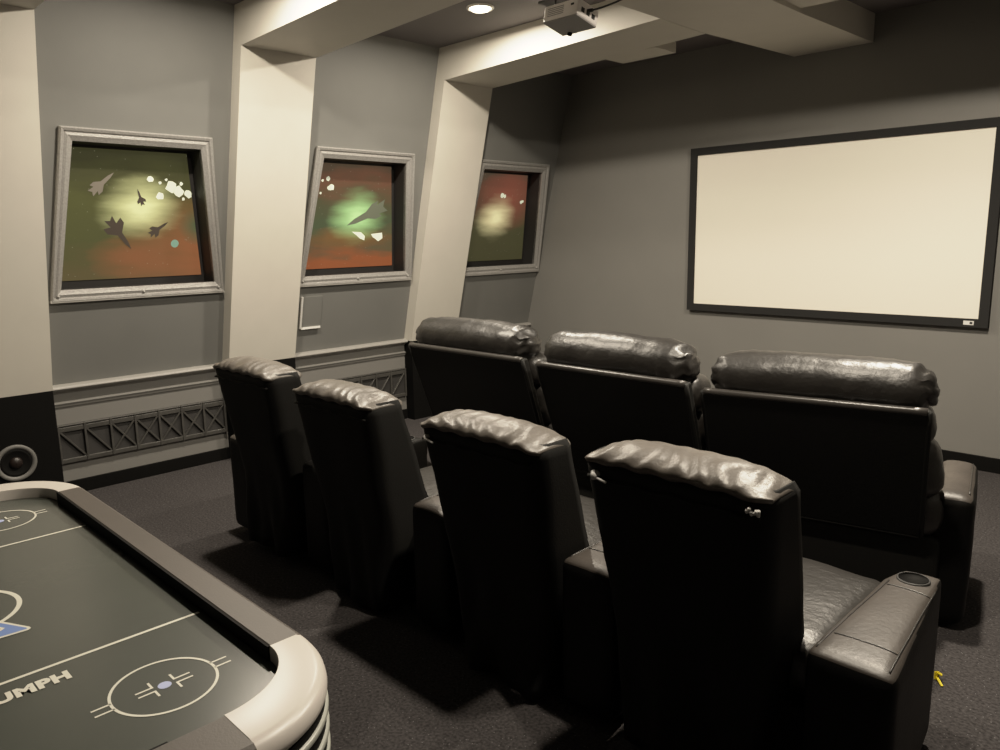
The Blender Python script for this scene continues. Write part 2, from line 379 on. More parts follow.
# ------------------------------------------------------------------ lit pictures in silver frames
NEB = [
    nebula('green_orange_nebula', [(0.05, (0.11, 0.085, 0.035)), (0.30, (0.085, 0.085, 0.03)), (0.6, (0.095, 0.095, 0.03)), (0.95, (0.05, 0.048, 0.02))],
           (0.55, 0.56), (1.15, 1.15, 0.50), 0.28, [((1.0, 0.20), 0.52, (0.34, 0.115, 0.045), 0.8), ((0.98, 0.42), 0.17, (0.07, 0.12, 0.055), 1.0), ((0.52, 0.16), 0.20, (0.26, 0.10, 0.04), 0.6)], 0.58),
    nebula('orange_green_nebula', [(0.06, (0.30, 0.085, 0.03)), (0.20, (0.14, 0.085, 0.04)), (0.40, (0.075, 0.095, 0.045)), (0.62, (0.09, 0.085, 0.04)), (0.85, (0.16, 0.07, 0.038)), (1.0, (0.09, 0.06, 0.035))],
           (0.56, 0.50), (0.66, 1.15, 0.42), 0.28, [((0.5, 0.30), 0.12, (0.22, 0.10, 0.03), 0.25)], 0.60),
    nebula('brown_olive_nebula', [(0.1, (0.06, 0.055, 0.024)), (0.35, (0.065, 0.06, 0.026)), (0.6, (0.11, 0.06, 0.032)), (0.85, (0.14, 0.058, 0.034)), (1.0, (0.09, 0.06, 0.036))],
           (0.50, 0.50), (1.2, 1.05, 0.52), 0.27, [((0.62, 0.72), 0.4, (0.26, 0.075, 0.045), 1.0)], 0.55),
]
PL = ['leftmost silver-framed glowing space picture, green above and orange below', 'middle silver-framed glowing space picture with a single slim grey ship',
      'silver-framed glowing space picture nearest the screen wall']
DEP = -0.15
def flat(bm, cy, pts, t=DEP+0.004, mi=0):                  # polygon lying on the picture plane; pts are (y, z)
    poly(bm, [(xl(z, t), y-cy, z) for (y, z) in pts], mi)
def blob(y, z, r, seed):
    rnd = random.Random(seed); return [(y + r*(0.75+0.45*rnd.random())*cos(a), z + r*(0.75+0.45*rnd.random())*sin(a)) for a in [2*pi*j/9 for j in range(9)]]
def dart(y, z, ang, ln, span):                             # a plain generic rocket plane: slim body, swept fins
    s = [(0.5, 0), (0.30, 0.05), (0.0, 0.07), (-0.18, span), (-0.34, span), (-0.28, 0.09), (-0.5, 0.12), (-0.42, 0), (-0.5, -0.12), (-0.28, -0.09), (-0.34, -span), (-0.18, -span), (0.0, -0.07), (0.30, -0.05)]
    return [(y + ln*(a*cos(ang)-b*sin(ang)), z + ln*(a*sin(ang)+b*cos(ang))) for a, b in s]
for i, c in enumerate(BAYS):
    t = thing('space_picture', PL[i], 'picture', (0, c, 0), 0, 'framed space pictures on the left wall')
    # moulded frame: nested trapezoid rings with a stepped section
    bo, bh, to, th = 1.246, 0.547, 2.257, 0.447
    rings = [(0.0, 0.001), (0.0, 0.022), (0.12, 0.034), (0.30, 0.030), (0.38, 0.020), (0.62, 0.024), (0.80, 0.018), (1.0, 0.012), (1.0, -0.02)]
    bm = bmesh.new(); R = []
    for f, t_ in rings:
        zb, hb = bo+(OB-bo)*f, bh+(OBH-bh)*f; zt, ht = to+(OT-to)*f, th+(OTH-th)*f
        R.append([bm.verts.new((xl(z, t_), y, z)) for y, z in [(-hb+SB, zb), (hb+SB, zb), (ht+ST, zt), (-ht+ST, zt)]])
    for a in range(len(R)-1):
        for q in range(4): bm.faces.new([R[a][q], R[a][(q+1) % 4], R[a+1][(q+1) % 4], R[a+1][q]])
    fr = link('frame', bm, M['silver'], t)
    bm = bmesh.new(); bar(bm, (xl(bo, .018), -bh-.002, bo+.005), (xl(bo, .018), bh+.002, bo+.005), .014, .03, (1, 0, 0)); link('bottom_ledge', bm, M['rail'], fr, bevel=0.003)
    for (sy, fz) in [(s, f) for s in (-0.92, 0.0, 0.92) for f in (0.5,)] :
        bm = bmesh.new(); zc = bo+(OB-bo)*0.5
        lathe(bm, [(0.0, .016), (.006, .014), (.009, .006), (.009, 0)], (xl(zc, .022), sy*bh, zc), 12, 'x'); link('rivet', bm, M['silver'], fr, smooth=True)
    # black-lined box behind the opening
    bm = bmesh.new()
    F = [(xl(z, -.001), y, z) for y, z in [(-OBH+SB, OB), (OBH+SB, OB), (OTH+ST, OT), (-OTH+ST, OT)]]; G = [(p[0]+DEP-.004, p[1], p[2]) for p in F]
    for q in range(4): poly(bm, [F[q], F[(q+1) % 4], G[(q+1) % 4], G[q]])
    poly(bm, G); link('box_lining', bm, M['boxblack'], t, recalc=False)
    # the painted panel
    zb, zt, hb, ht = OB+.048, OT-.016, OBH-.014, OTH-.014
    bm = bmesh.new(); uvl = bm.loops.layers.uv.new('UVMap'); N = 12
    grid = [[bm.verts.new((xl(zb+(zt-zb)*b/N, DEP), (-1+2*a/N)*(hb+(ht-hb)*b/N) - .012 + (ST-SB)*b/N, zb+(zt-zb)*b/N)) for a in range(N+1)] for b in range(N+1)]
    for b in range(N):
        for a in range(N):
            f = bm.faces.new([grid[b][a], grid[b][a+1], grid[b+1][a+1], grid[b+1][a]])
            for lp in f.loops:
                lp[uvl].uv = ((lp.vert.co.y/(2*hb))+.5, (lp.vert.co.z-zb)/(zt-zb))
    pn = link('painted_panel', bm, NEB[i], t, recalc=False)
    bm = bmesh.new()
    rocks = [[(1.99, 2.0, .026), (2.125, 1.955, .050), (2.171, 1.93, .045), (2.054, 1.896, .034), (2.238, 1.913, .034), (2.092, 1.998, .011), (2.19, 1.976, .016), (2.205, 1.88, .014), (2.053, 1.978, .014)],
             [(3.312, 2.052, .024), (3.346, 1.99, .032), (3.325, 1.985, .02), (3.265, 2.038, .014), (3.255, 1.945, .013)],
             [(5.215, 1.972, .03), (5.25, 1.965, .024), (5.488, 1.92, .022), (5.505, 1.925, .018)]][i]
    bm.free()
    for j, (y, z, r) in enumerate(rocks):
        bm = bmesh.new(); flat(bm, c, blob(y, z, r*.76, 10*i+j)); link('painted_asteroid', bm, M['rock'], pn)
    if i == 1:
        for pp in ([(3.57, 1.655), (3.66, 1.65), (3.70, 1.62), (3.70, 1.585), (3.655, 1.60), (3.62, 1.625)], [(3.76, 1.635), (3.87, 1.645), (3.88, 1.60), (3.84, 1.575), (3.80, 1.60), (3.78, 1.61)]):
            bm = bmesh.new(); flat(bm, c, pp); link('painted_asteroid', bm, M['rock'], pn)
    if i == 0:
        for (y, z, a, ln, sp, mk) in [(1.70, 1.965, 0.75, .19, .20, 'craft_light'), (1.80, 1.655, -0.95, .24, .26, 'craft'), (1.927, 1.885, 1.9, .11, .25, 'craft'), (2.045, 1.688, 0.6, .15, .24, 'craft')]:
            bm = bmesh.new(); flat(bm, c, dart(y, z, a, ln, sp)); link('painted_rocket', bm, M[mk], pn)
        bm = bmesh.new(); flat(bm, c, [(2.152+.026*cos(2*pi*j/18), 1.588+.026*sin(2*pi*j/18)) for j in range(18)]); link('painted_planet', bm, M['planet'], pn)
    if i == 1:
        bm = bmesh.new(); flat(bm, c, dart(3.70, 1.785, pi+0.42, .40, .16)); link('painted_rocket', bm, M['craft_green'], pn)

# small wall plate beside the middle column
t = thing('wall_plate', 'small grey wall plate with metal edge strips painted white as glints beside the middle column', 'wall plate', (0, 3.16, 0))
def wl(y, z, tt): return (xl(z, tt), y, z)
bm = bmesh.new(); hexa(bm, [wl(-.09, .925, .001), wl(.085, .925, .001), wl(.085, .925, .014), wl(-.09, .925, .014), wl(-.09, 1.165, .001), wl(.085, 1.165, .001), wl(.085, 1.165, .014), wl(-.09, 1.165, .014)])
link('plate', bm, M['wall'], t, bevel=0.002)
bm = bmesh.new(); bar(bm, wl(-.094, .918, .012), wl(-.094, 1.165, .012), .016, .014, (1, 0, 0)); link('edge_strip', bm, M['white_plastic'], t)  # white colour paints the light caught by these metal edges
bm = bmesh.new(); bar(bm, wl(-.09, .918, .014), wl(.08, .918, .014), .016, .02, (1, 0, 0)); link('edge_strip', bm, M['white_plastic'], t)

# round speaker in the black plinth
t = thing('round_speaker', 'round black speaker with grey ring in the black plinth at far left', 'speaker', (T, 1.06, .30))
bm = bmesh.new(); lathe(bm, [(.112, 0), (.112, .008), (.107, .013), (.096, .013), (.086, .006), (.085, 0)], (0, 0, 0), 48, 'x'); link('ring', bm, M['speaker_ring'], t, smooth=True)
bm = bmesh.new(); lathe(bm, [(.086, .004), (.078, .009), (.070, .006), (.045, .0012), (.0, .001)], (0, 0, 0), 48, 'x'); link('cone', bm, M['cone'], t, smooth=True)
bm = bmesh.new(); lathe(bm, [(.036, .001), (.033, .009), (.022, .016), (.0, .019)], (0, 0, 0), 32, 'x'); link('dust_cap', bm, M['dust_cap'], t, smooth=True)

# ------------------------------------------------------------------ projection screen
t = thing('projection_screen', 'large white projection screen with black border on the front wall', 'projection screen', (2.977, D, 0))
X0, X1, Z0, Z1 = -1.09, 1.125, .958, 2.275; bw, bb = .058, .056
bm = bmesh.new()
for (a, b) in [((X0, Z0), (X1, Z0+bb)), ((X0, Z1-bb), (X1, Z1)), ((X0, Z0+bb), (X0+bw, Z1-bb)), ((X1-bw, Z0+bb), (X1, Z1-bb))]:
    box(bm, (a[0], -.045, a[1]), (b[0], -.004, b[1]))
link('border_frame', bm, M['screenframe'], t)
bm = bmesh.new(); box(bm, (X0+bw-.002, -.030, Z0+bb-.002), (X1-bw+.002, -.010, Z1-bb+.002)); link('screen_surface', bm, M['screenwhite'], t)
bm = bmesh.new(); box(bm, (.985, -.049, .974), (1.045, -.045, 1.000)); bd = link('badge', bm, M['white_plastic'], t)
bm = bmesh.new(); box(bm, (1.022, -.0505, .980), (1.038, -.049, .994)); link('badge_mark', bm, M['black'], bd)

# ------------------------------------------------------------------ ceiling lights
LAMPS = [(1.573, 3.63, .88), (1.573, 1.99, .88), (4.25, 3.63, 1.45), (4.25, 1.99, .60)]
LL = ['lit recessed ceiling light left of the projector', 'recessed ceiling light between the left and middle cross beams',
      'recessed ceiling light right of the lengthwise beam, nearest the screen', 'recessed ceiling light above the right end of the back row']
for i, (x, y, e) in enumerate(LAMPS):
    t = thing('ceiling_light', LL[i], 'ceiling light', (x, y, ZC), 0, 'recessed ceiling lights')
    bm = bmesh.new(); lathe(bm, [(.090, 0), (.090, -.006), (.084, -.012), (.072, -.010), (.068, -.002)], (0, 0, 0), 40); link('trim_ring', bm, M['lamp_trim'], t, smooth=True)
    bm = bmesh.new(); lathe(bm, [(.068, -.004), (.055, -.020), (.03, -.027), (0.0, -.029)], (0, 0, 0), 40); link('lens', bm, M['lamp'], t, smooth=True)
    ld = bpy.data.lights.new('ceiling_lamp', 'AREA'); ld.shape = 'DISK'; ld.size = .13; ld.energy = 74*e; ld.color = (1.0, .87, .69); ld.spread = radians(180)
    lo = bpy.data.objects.new('ceiling_lamp', ld); COL.objects.link(lo); lo.location = (0, 0, -.035); lo.parent = t

# ------------------------------------------------------------------ projector
t = thing('projector', 'small white projector hanging from the ceiling beside the lit lamp', 'projector', (2.466, 3.36, 2.75))
tilt = radians(-13)
RT = Matrix.Rotation(tilt, 4, 'X')
def rot(bm): bmesh.ops.transform(bm, matrix=RT, verts=bm.verts); return bm
W_, Dp, Hh = .244, .178, .095
bm = bmesh.new(); box(bm, (-W_/2, 0, .008), (W_/2, Dp, Hh)); link('body', rot(bm), M['projector'], t, bevel=0.010)
bm = bmesh.new(); box(bm, (-W_/2+.003, .003, 0), (W_/2-.003, Dp-.003, .010)); link('underside', rot(bm), M['projector_base'], t, bevel=0.004)
bm = bmesh.new(); lathe(bm, [(.014, -.012), (.014, 0), (.0, 0)], (-W_/2+.07, Dp-.02, 0), 20); link('foot', rot(bm), M['black'], t, smooth=True)
for zz in (.03, .04, .05, .06, .07):
    bm = bmesh.new(); box(bm, (-W_/2+.03, -.002, zz), (W_/2-.10, .002, zz+.004)); link('vent_slot', rot(bm), M['projector_base'], t)
bm = bmesh.new(); box(bm, (W_/2-.05, -.003, .06), (W_/2-.03, .002, .07)); link('power_socket', rot(bm), M['cable'], t)
for yy in (.03, .075, .12):
    bm = bmesh.new(); box(bm, (W_/2-.002, yy, .03), (W_/2+.002, yy+.026, .055)); link('socket', rot(bm), M['cable'], t)
bm = bmesh.new(); lathe(bm, [(.034, 0), (.034, .03), (.028, .03), (.026, .012), (0, .010)], (0, 0, 0), 32)
bmesh.ops.transform(bm, matrix=RT @ Matrix.Translation((-.05, Dp-.005, .05)) @ Matrix.Rotation(-pi/2, 4, 'X'), verts=bm.verts); link('lens', bm, M['gloss_black'], t, smooth=True)
bm = bmesh.new(); box(bm, (-.17, .02, .118), (.06, .15, .128)); tube(bm, [(-.03, .085, .12), (-.03, .085, ZC-2.75)], .016, 14)
for (a, b) in [(-.06, .04), (.03, .13)]: tube(bm, [(a, b, .085), (a, b, .122)], .005, 8)
lathe(bm, [(.05, ZC-2.75), (.05, ZC-2.762), (.02, ZC-2.77)], (-.03, .085, 0), 24)
link('ceiling_mount', bm, M['dark_metal'], t)
bm = bmesh.new()
cp = [Vector(p) for p in [(2.585, 3.44, 2.775), (2.64, 3.44, 2.775), (2.71, 3.43, 2.80), (2.76, 3.42, 2.835)]]
def bez(p, n=24):
    out = []
    for i in range(n+1):
        u = i/n; q = [x.copy() for x in p]
        while len(q) > 1: q = [q[j].lerp(q[j+1], u) for j in range(len(q)-1)]
        out.append(q[0])
    return out
path = bez([Vector(p) for p in [(2.588, 3.455, 2.785), (2.68, 3.455, 2.775), (2.80, 3.45, 2.79), (2.90, 3.46, 2.80), (2.86, 3.50, 2.855)]])
tube(bm, path, .0055, 8); tube(bm, path[:3], .010, 8); tag(link('power_cable', bm, M['cable'], smooth=True), 'black cable running from the projector up to the beam', 'cable')

# ------------------------------------------------------------------ air hockey table
t = thing('air_hockey_table', 'air hockey table with silver corners and dark green-grey playfield', 'game table', (3.283, .252, 0))
SZ, RZ = .758, .79
HX, HY = .976, .491
ox, oy, ix, iy = .27, .245, .150, .168                     # corner radii, outer and inner
CX, CY = HX-ox, HY-oy
bm = bmesh.new(); box(bm, (-HX+.1, -HY+.07, SZ-.02), (HX-.1, HY-.07, SZ)); link('playfield', bm, M['deck'], t)
# rails: dark straight runs
def rail_prof(inner, outer):                              # (offset, z) section from inner foot over the top to the outer foot
    return [(inner, SZ-.02), (inner, RZ-.004), (inner+.004, RZ), (outer-.012, RZ), (outer-.003, RZ-.006), (outer, RZ-.02), (outer, .70), (outer-.02, .69), (outer-.02, SZ-.02)]
for s in (-1, 1):
    pr = [(s*a, z) for a, z in rail_prof(CY+iy, HY)]
    bm = bmesh.new(); prism(bm, pr, 'x', -CX, CX); o = link('long_rail', bm, M['railtop'], t)
    bm = bmesh.new(); bar(bm, (-CX-.0, s*(CY+iy-.002), (SZ+RZ)/2-.0145), (CX, s*(CY+iy-.002), (SZ+RZ)/2-.0145), RZ-SZ+.030, .005, (0, 1, 0)); link('rail_liner', bm, M['gloss_black'], o)
    pr = [(s*a, z) for a, z in rail_prof(CX+ix, HX)]
    bm = bmesh.new(); prism(bm, pr, 'y', -CY, CY); o = link('end_rail', bm, M['railtop'], t)
    bm = bmesh.new(); bar(bm, (s*(CX+ix-.002), -.15, SZ+.016), (s*(CX+ix-.002), .15, SZ+.016), .026, .006, (1, 0, 0)); link('goal_slot', bm, M['gloss_black'], o)
bm = bmesh.new(); A, B_ = HX-.05, HY-.05
prism(bm, [(-A, -CY), (-CX, -CY), (-CX, -B_), (CX, -B_), (CX, -CY), (A, -CY), (A, CY), (CX, CY), (CX, B_), (-CX, B_), (-CX, CY), (-A, CY)], 'z', .50, SZ-.022); link('apron', bm, M['black'], t)
def corner_sweep(bm, prof, sx, sy, n=20):
    """prof: list of (f, z): f = 0 inner curve, 1 outer curve, >1 beyond"""
    R = []
    for i in range(n+1):
        a = pi/2*i/n
        R.append([bm.verts.new((sx*(CX+(ix+(ox-ix)*f)*cos(a)), sy*(CY+(iy+(oy-iy)*f)*sin(a)), z)) for f, z in prof])
    m = len(prof)
    for i in range(n):
        for j in range(m): bm.faces.new([R[i][j], R[i][(j+1) % m], R[i+1][(j+1) % m], R[i+1][j]])
    bm.faces.new(R[0]); bm.faces.new(R[-1][::-1])
    return bm
for sx in (-1, 1):
    for sy in (-1, 1):
        bm = bmesh.new()
        corner_sweep(bm, [(0, SZ-.018), (0, RZ-.005), (.018, RZ+.001), (.78, RZ+.001), (.92, RZ-.004), (1.0, RZ-.013), (1.03, RZ-.026), (1.02, RZ-.036), (.96, RZ-.044), (.80, RZ-.046)], sx, sy)
        c = link('corner_cap', bm, M['corner'], t)
        for p in c.data.polygons: p.use_smooth = True
        md = c.modifiers.new('e', 'EDGE_SPLIT'); md.split_angle = radians(50)
        bm = bmesh.new(); corner_sweep(bm, [(.4, RZ-.047), (.972, RZ-.047), (.95, .50), (.4, .50)], sx, sy); link('corner_core', bm, M['gloss_black'], c)
        for kz in range(4):
            z = .723-.043*kz; q = 1.03-.006*kz
            bm = bmesh.new(); corner_sweep(bm, [(.80, z+.005), (q-.015, z+.005), (q, z+.002), (q, z-.006), (q-.015, z-.008), (.80, z-.008)], sx, sy); link('rib', bm, M['corner_rib'], c, smooth=True)
        bm = bmesh.new(); x, y = sx*(HX-.20), sy*(HY-.19)
        hexa(bm, [(x-.06, y-.06, 0), (x+.06, y-.06, 0), (x+.06, y+.06, 0), (x-.06, y+.06, 0), (x-.07, y-.07, .53), (x+.07, y-.07, .53), (x+.07, y+.07, .53), (x-.07, y+.07, .53)])
        link('leg', bm, M['black'], t, bevel=.015)
# playfield print
ZI = SZ+.0008
def strip(pts, w):
    bm = bmesh.new()
    for a, b in pts:
        a, b = Vector((*a, ZI)), Vector((*b, ZI)); d = (b-a).normalized(); s = Vector((-d.y, d.x, 0))*w/2
        poly(bm, [a-s, b-s, b+s, a+s])
    return bm
def ringm(cx, cy, r, w, n=64, a0=0, a1=2*pi):
    bm = bmesh.new()
    for i in range(n):
        a, b = a0+(a1-a0)*i/n, a0+(a1-a0)*(i+1)/n
        poly(bm, [(cx+rr*cos(x), cy+rr*sin(x), ZI) for rr, x in [(r-w/2, a), (r+w/2, a), (r+w/2, b), (r-w/2, b)]])
    return bm
for s in (-1, 1):
    link('zone_line', strip([((s*.3975, -.402), (s*.3975, .402))], .0085), M['ink'], t)
link('center_circle', ringm(0, 0, .130, .011), M['ink'], t)
for sx in (-1, 1):
    for sy in (-1, 1):
        cx, cy = sx*.636, sy*.229
        c = link('faceoff_circle', ringm(cx, cy, .096, .0055), M['ink'], t)
        for dx in (-1, 1):
            for dy in (-1, 1):
                link('faceoff_tick', strip([((cx+dx*.011, cy+dy*.094), (cx+dx*.011, cy+dy*.129))], .0045), M['ink'], c)
                x0, y0, q = .008, .021, .0022
                bm = bmesh.new(); poly(bm, [(cx+dx*a, cy+dy*b, ZI) for a, b in [(x0-q, y0-q), (.030, y0-q), (.030, y0+q), (x0+q, y0+q), (x0+q, .052), (x0-q, .052)]])
                link('faceoff_mark', bm, M['ink'], c)
        bm = bmesh.new(); poly(bm, [(cx+.0125*cos(2*pi*i/28), cy+.0125*sin(2*pi*i/28), ZI) for i in range(28)]); link('faceoff_dot', bm, M['pale_blue'], c)
# emblem: broad pointed blue badge with a pale outline over the near edge of the centre circle
def badge(pts, z, mk, nm, par):
    bm = bmesh.new(); poly(bm, [(x, y, z) for x, y in pts] + [(x, -y, z) for x, y in pts[::-1]]); return link(nm, bm, M[mk], par)
eb = badge([(.092, .064), (.183, .110), (.192, .111), (.198, .104), (.194, .050)], ZI+.0004, 'ink', 'emblem', t)
badge([(.100, .060), (.184, .104), (.190, .104), (.187, .050)], ZI+.0007, 'blue_ink', 'emblem_field', eb)
badge([(.118, .052), (.150, .070), (.158, .062), (.160, .030)], ZI+.0010, 'ink', 'emblem_outline', eb)
badge([(.121, .047), (.148, .062), (.154, .056), (.155, .030)], ZI+.0013, 'gloss_black', 'emblem_core', eb)
cu = bpy.data.curves.new('table_lettering', 'FONT'); cu.body = 'TRIUMPH'; cu.size = .046; cu.align_x = 'CENTER'; cu.align_y = 'CENTER'; cu.space_character = 1.10; cu.offset = .0026; cu.extrude = .0002
tmp = bpy.data.objects.new('lettering_curve', cu); COL.objects.link(tmp)
bpy.context.view_layer.update()
lme = bpy.data.meshes.new_from_object(tmp.evaluated_get(bpy.context.evaluated_depsgraph_get()))
bpy.data.objects.remove(tmp)
xs = [v.co.x for v in lme.vertices]; lw = max(xs)-min(xs)
for v in lme.vertices: v.co.x = (v.co.x-(max(xs)+min(xs))/2)*.206/lw
lme.materials.clear(); lme.materials.append(M['ink'])
lt = bpy.data.objects.new('lettering', lme); COL.objects.link(lt)
lt.rotation_euler = (0, 0, pi/2); lt.location = (.459, .010, ZI+.0004); lt.parent = t

# ------------------------------------------------------------------ back row: four reclining theatre chairs with arm consoles
def cloth_cover(seed):
    """fabric back cover: rear sheet with rounded wrapped sides, tapering and crumpling towards the floor"""
    bm = bmesh.new(); rows = []
    zs = [.03, .07, .12, .18, .25, .32, .40, .48, .56, .64, .72, .80, .87, .92, .945, .957, .965, .969]
    NA = 40
    for k, z in enumerate(zs):
        yr = .17*(.97-z) if z > .38 else .100 + .04*(.38-z)
        hw = .290 - .035*max(0, min(1, (.93-z)/.40))**1.3 - (.055*((.50-z)/.47)**1.2 if z < .5 else 0)
        dep = .165 + .085*max(0, min(1, (.90-z)/.40))
        inset = max(0, (z-.945)/.024) if z > .945 else 0
        R = .055
        row = []
        for a in range(NA+1):
            u = a/NA
            # path: left side front -> left corner -> rear -> right corner -> right side front, by arc length
            seg = [dep-R, R*pi/2, 2*(hw-R), R*pi/2, dep-R]; tot = sum(seg); s = u*tot
            if s < seg[0]: p = (-hw, dep-s)
            elif s < seg[0]+seg[1]:
                q = (s-seg[0])/R; p = (-hw+R-R*cos(q), R-R*sin(q))
            elif s < sum(seg[:3]): p = (-hw+R+(s-seg[0]-seg[1]), 0)
            elif s < sum(seg[:4]):
                q = (s-sum(seg[:3]))/R; p = (hw-R+R*sin(q), R-R*cos(q))
            else: p = (hw, R+(s-sum(seg[:4])))
            x, y = p
            if inset: y = y + .035*inset*max(0, 1-y/.165); x = x*(1-.05*inset)
            if z < .5:                                        # loose folds near the floor
                f = (.5-z)/.47
                w = noise.noise(Vector((x*9+seed*3.1, y*9, z*3.5)))*.045*f + sin(x*26+seed+z*9)*.010*f
                y += w - .02*f*f; x += noise.noise(Vector((x*7, seed*2.0+5, z*4)))*.03*f
            else:
                y += noise.noise(Vector((x*5+seed, z*4, 1.3)))*.010*max(0, min(1, (.90-z)/.25))
            row.append(bm.verts.new((x, y+yr, z)))
        rows.append(row)
    for k in range(len(rows)-1):
        for a in range(NA): bm.faces.new([rows[k][a], rows[k][a+1], rows[k+1][a+1], rows[k+1][a]])
    return bm

def lean(base_z, slope):
    return lambda p: (p.x, p.y - slope*(p.z-base_z), p.z)

def seam_wrinkle(p, amp=.010):
    e = max(0, abs(p.x)/.29-.35)
    return amp*(.25+e)*sin(p.x*95+2*noise.noise(Vector((p.x*8, p.y*4, p.z*3)))*3)

def shade_arm_sides(o):  # upward faces keep the paler leather, all others get painted shade
    o.data.materials.append(M['arm_side_shade'])
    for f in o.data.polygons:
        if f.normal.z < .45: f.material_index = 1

def pillow_cap(seed, nu=72, nv=18):
    """thin domed leather pad, gathered along its rear seam, lying on top of the chair back"""
    bm = bmesh.new(); top, bot = [], []
    for i in range(nu+1):
        u = -1+2*i/nu; u = sin(u*pi/2)*.35+u*.65; ra, rb = [], []
        for j in range(nv+1):
            v = -1+2*j/nv; v = sin(v*pi/2)*.6+v*.4
            c = max(0, abs(u)-.86)/.14
            yy = .098 + .104*v*(1-.30*c**2.2); x = .286*u
            n1 = noise.noise(Vector((x*7+seed, yy*12, 0))); n2 = noise.noise(Vector((x*22, yy*7, seed)))
            g = max(0, -v)**1.5*(1-abs(u)**8)
            wr = (.0045*sin(x*88+5*n1+yy*25) + .004*n2)*(.3+.9*g)
            e = max(0, (abs(u)-.55)/.45)
            wr += .005*e*sin(x*150+yy*40+seed)*(1-abs(u)**10)*max(0, 1-abs(v))
            h = .046*max(0, 1-abs(u)**3.2)**.8*max(0, 1-v*v)**.55
            ez = .966 + .003*sin(x*60+seed)*(v < -.9) - .012*abs(u)**6 - .012*max(0, v)**3
            ra.append(bm.verts.new((x, yy + .004*n2*g, ez + h + wr*min(1, h/.012))))
            rb.append(bm.verts.new((x*.985, .098+(yy-.098)*.95, ez - .012)))
        top.append(ra); bot.append(rb)
    for i in range(nu):
        for j in range(nv):
            bm.faces.new([top[i][j], top[i+1][j], top[i+1][j+1], top[i][j+1]]); bm.faces.new([bot[i][j], bot[i][j+1], bot[i+1][j+1], bot[i+1][j]])
        for j in (0, nv): bm.faces.new([top[i][j], top[i+1][j], bot[i+1][j], bot[i][j]])
    for i in (0, nu):
        for j in range(nv): bm.faces.new([top[i][j], top[i][j+1], bot[i][j+1], bot[i][j]])
    return bm

def make_arm(parent, x, right_taper=0.0, seed=0):
    """arm console: padded top with stitched seams and a cup holder at the front end"""
    bm = rbox((.222, .68, .515), .032, (0, 0, 0), (10, 18, 12), puff=(.004, 0, .012), wr=.002, wf=7, seed=seed,
              warp=lambda p: (p.x - (max(0, p.x)/.111)*.085*max(0, (p.y+.34)/.68) + (.022 if p.x < 0 else 0)*max(0, (p.y-.22)/.12), p.y, p.z))
    bmesh.ops.translate(bm, vec=(x, .475, .2975), verts=bm.verts)
    bmesh.ops.recalc_face_normals(bm, faces=bm.faces); tree = BVHTree.FromBMesh(bm)
    a = link('armrest', bm, M['leather_arm'], parent, smooth=True, recalc=False); shade_arm_sides(a)
    zt = .5595
    for pth in ([(-.080, -.22), (.080, -.22)], [(.086, -.31), (.036, .22)], [(-.090, -.31), (-.084, .20)], [(-.078, .165), (.040, .16)]):
        n = 14; pts = []
        for i in range(n+1):
            px, py = x+pth[0][0]+(pth[1][0]-pth[0][0])*i/n, .475+pth[0][1]+(pth[1][1]-pth[0][1])*i/n
            h = tree.ray_cast(Vector((px, py, 2)), Vector((0, 0, -1)))[0]; pts.append((px, py, (h.z if h else zt)+.0005))
        bm = bmesh.new(); tube(bm, pts, .0026, 6); link('seam', bm, M['leather'], a, smooth=True)
    cx, cy = x-.030, .475+.245
    bm = bmesh.new(); lathe(bm, [(.046, zt+.000), (.046, zt+.006), (.044, zt+.009), (.041, zt+.008), (.040, zt+.002)], (cx, cy, 0), 36); ch = link('cup_holder', bm, M['dark_metal'], a, smooth=True)
    bm = bmesh.new(); lathe(bm, [(.0405, zt+.0095), (.039, zt+.004), (.0, zt+.0035)], (cx, cy, 0), 36); link('cup_shade_disc', bm, M['cup'], ch, smooth=True)
    return a

def make_back_recliner(name, label, seed, left_arm=False, ax=.40):
    t = thing(name, label, 'recliner', (0, 0, 0), 0, 'back row of four black recliners')
    # structural base and seat
    bm = rbox((.555, .62, .22), .03, (0, .56, .17), (8, 8, 6)); link('base', bm, M['fabric'], t, smooth=True)
    bm = rbox((.565, .60, .17), .06, (0, .59, .385), (14, 14, 8), puff=(0, .01, .02), wr=.004, wf=8, seed=seed); link('seat_cushion', bm, M['leather'], t, smooth=True)
    bm = rbox((.555, .10, .30), .04, (0, .90, .235), (12, 6, 8), puff=(0, .015, 0), wr=.003, seed=seed+1); link('footrest', bm, M['leather'], t, smooth=True)
    bm = rbox((.44, .19, .48), .07, (0, .215, .66), (14, 8, 14), puff=(0, .03, 0), wr=.006, wf=8, seed=seed+2, warp=lambda p: (p.x, p.y-.22*p.z, p.z)); link('backrest', bm, M['leather'], t, smooth=True)
    # soft gathered head pillow folding over the top of the back
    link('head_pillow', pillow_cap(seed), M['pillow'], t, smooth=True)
    o = link('back_cover', cloth_cover(seed), M['fabric'], t, smooth=True)
    sm = o.modifiers.new('solid', 'SOLIDIFY'); sm.thickness = .008; sm.offset = -1
    bm = bmesh.new(); tube(bm, [(-.262+.524*i/20, .0095-.002*sin(i*1.9), .905+.003*sin(i*1.3)) for i in range(21)], .0055, 8); link('seam', bm, M['fabric'], o, smooth=True)
    make_arm(t, ax, seed=seed)
    if left_arm: make_arm(t, -.40, seed=seed+5)
    return t
BR = [('leftmost black recliner of the back row, nearest the left wall', True, 1.92), ('second black recliner from the left in the back row', False, 2.72),
      ('third black recliner from the left in the back row, small white spot upper left', False, 3.52), ('rightmost black recliner of the back row, with two white marks on its back', False, 4.32)]
dz = [.018, -.008, -.012, .010]
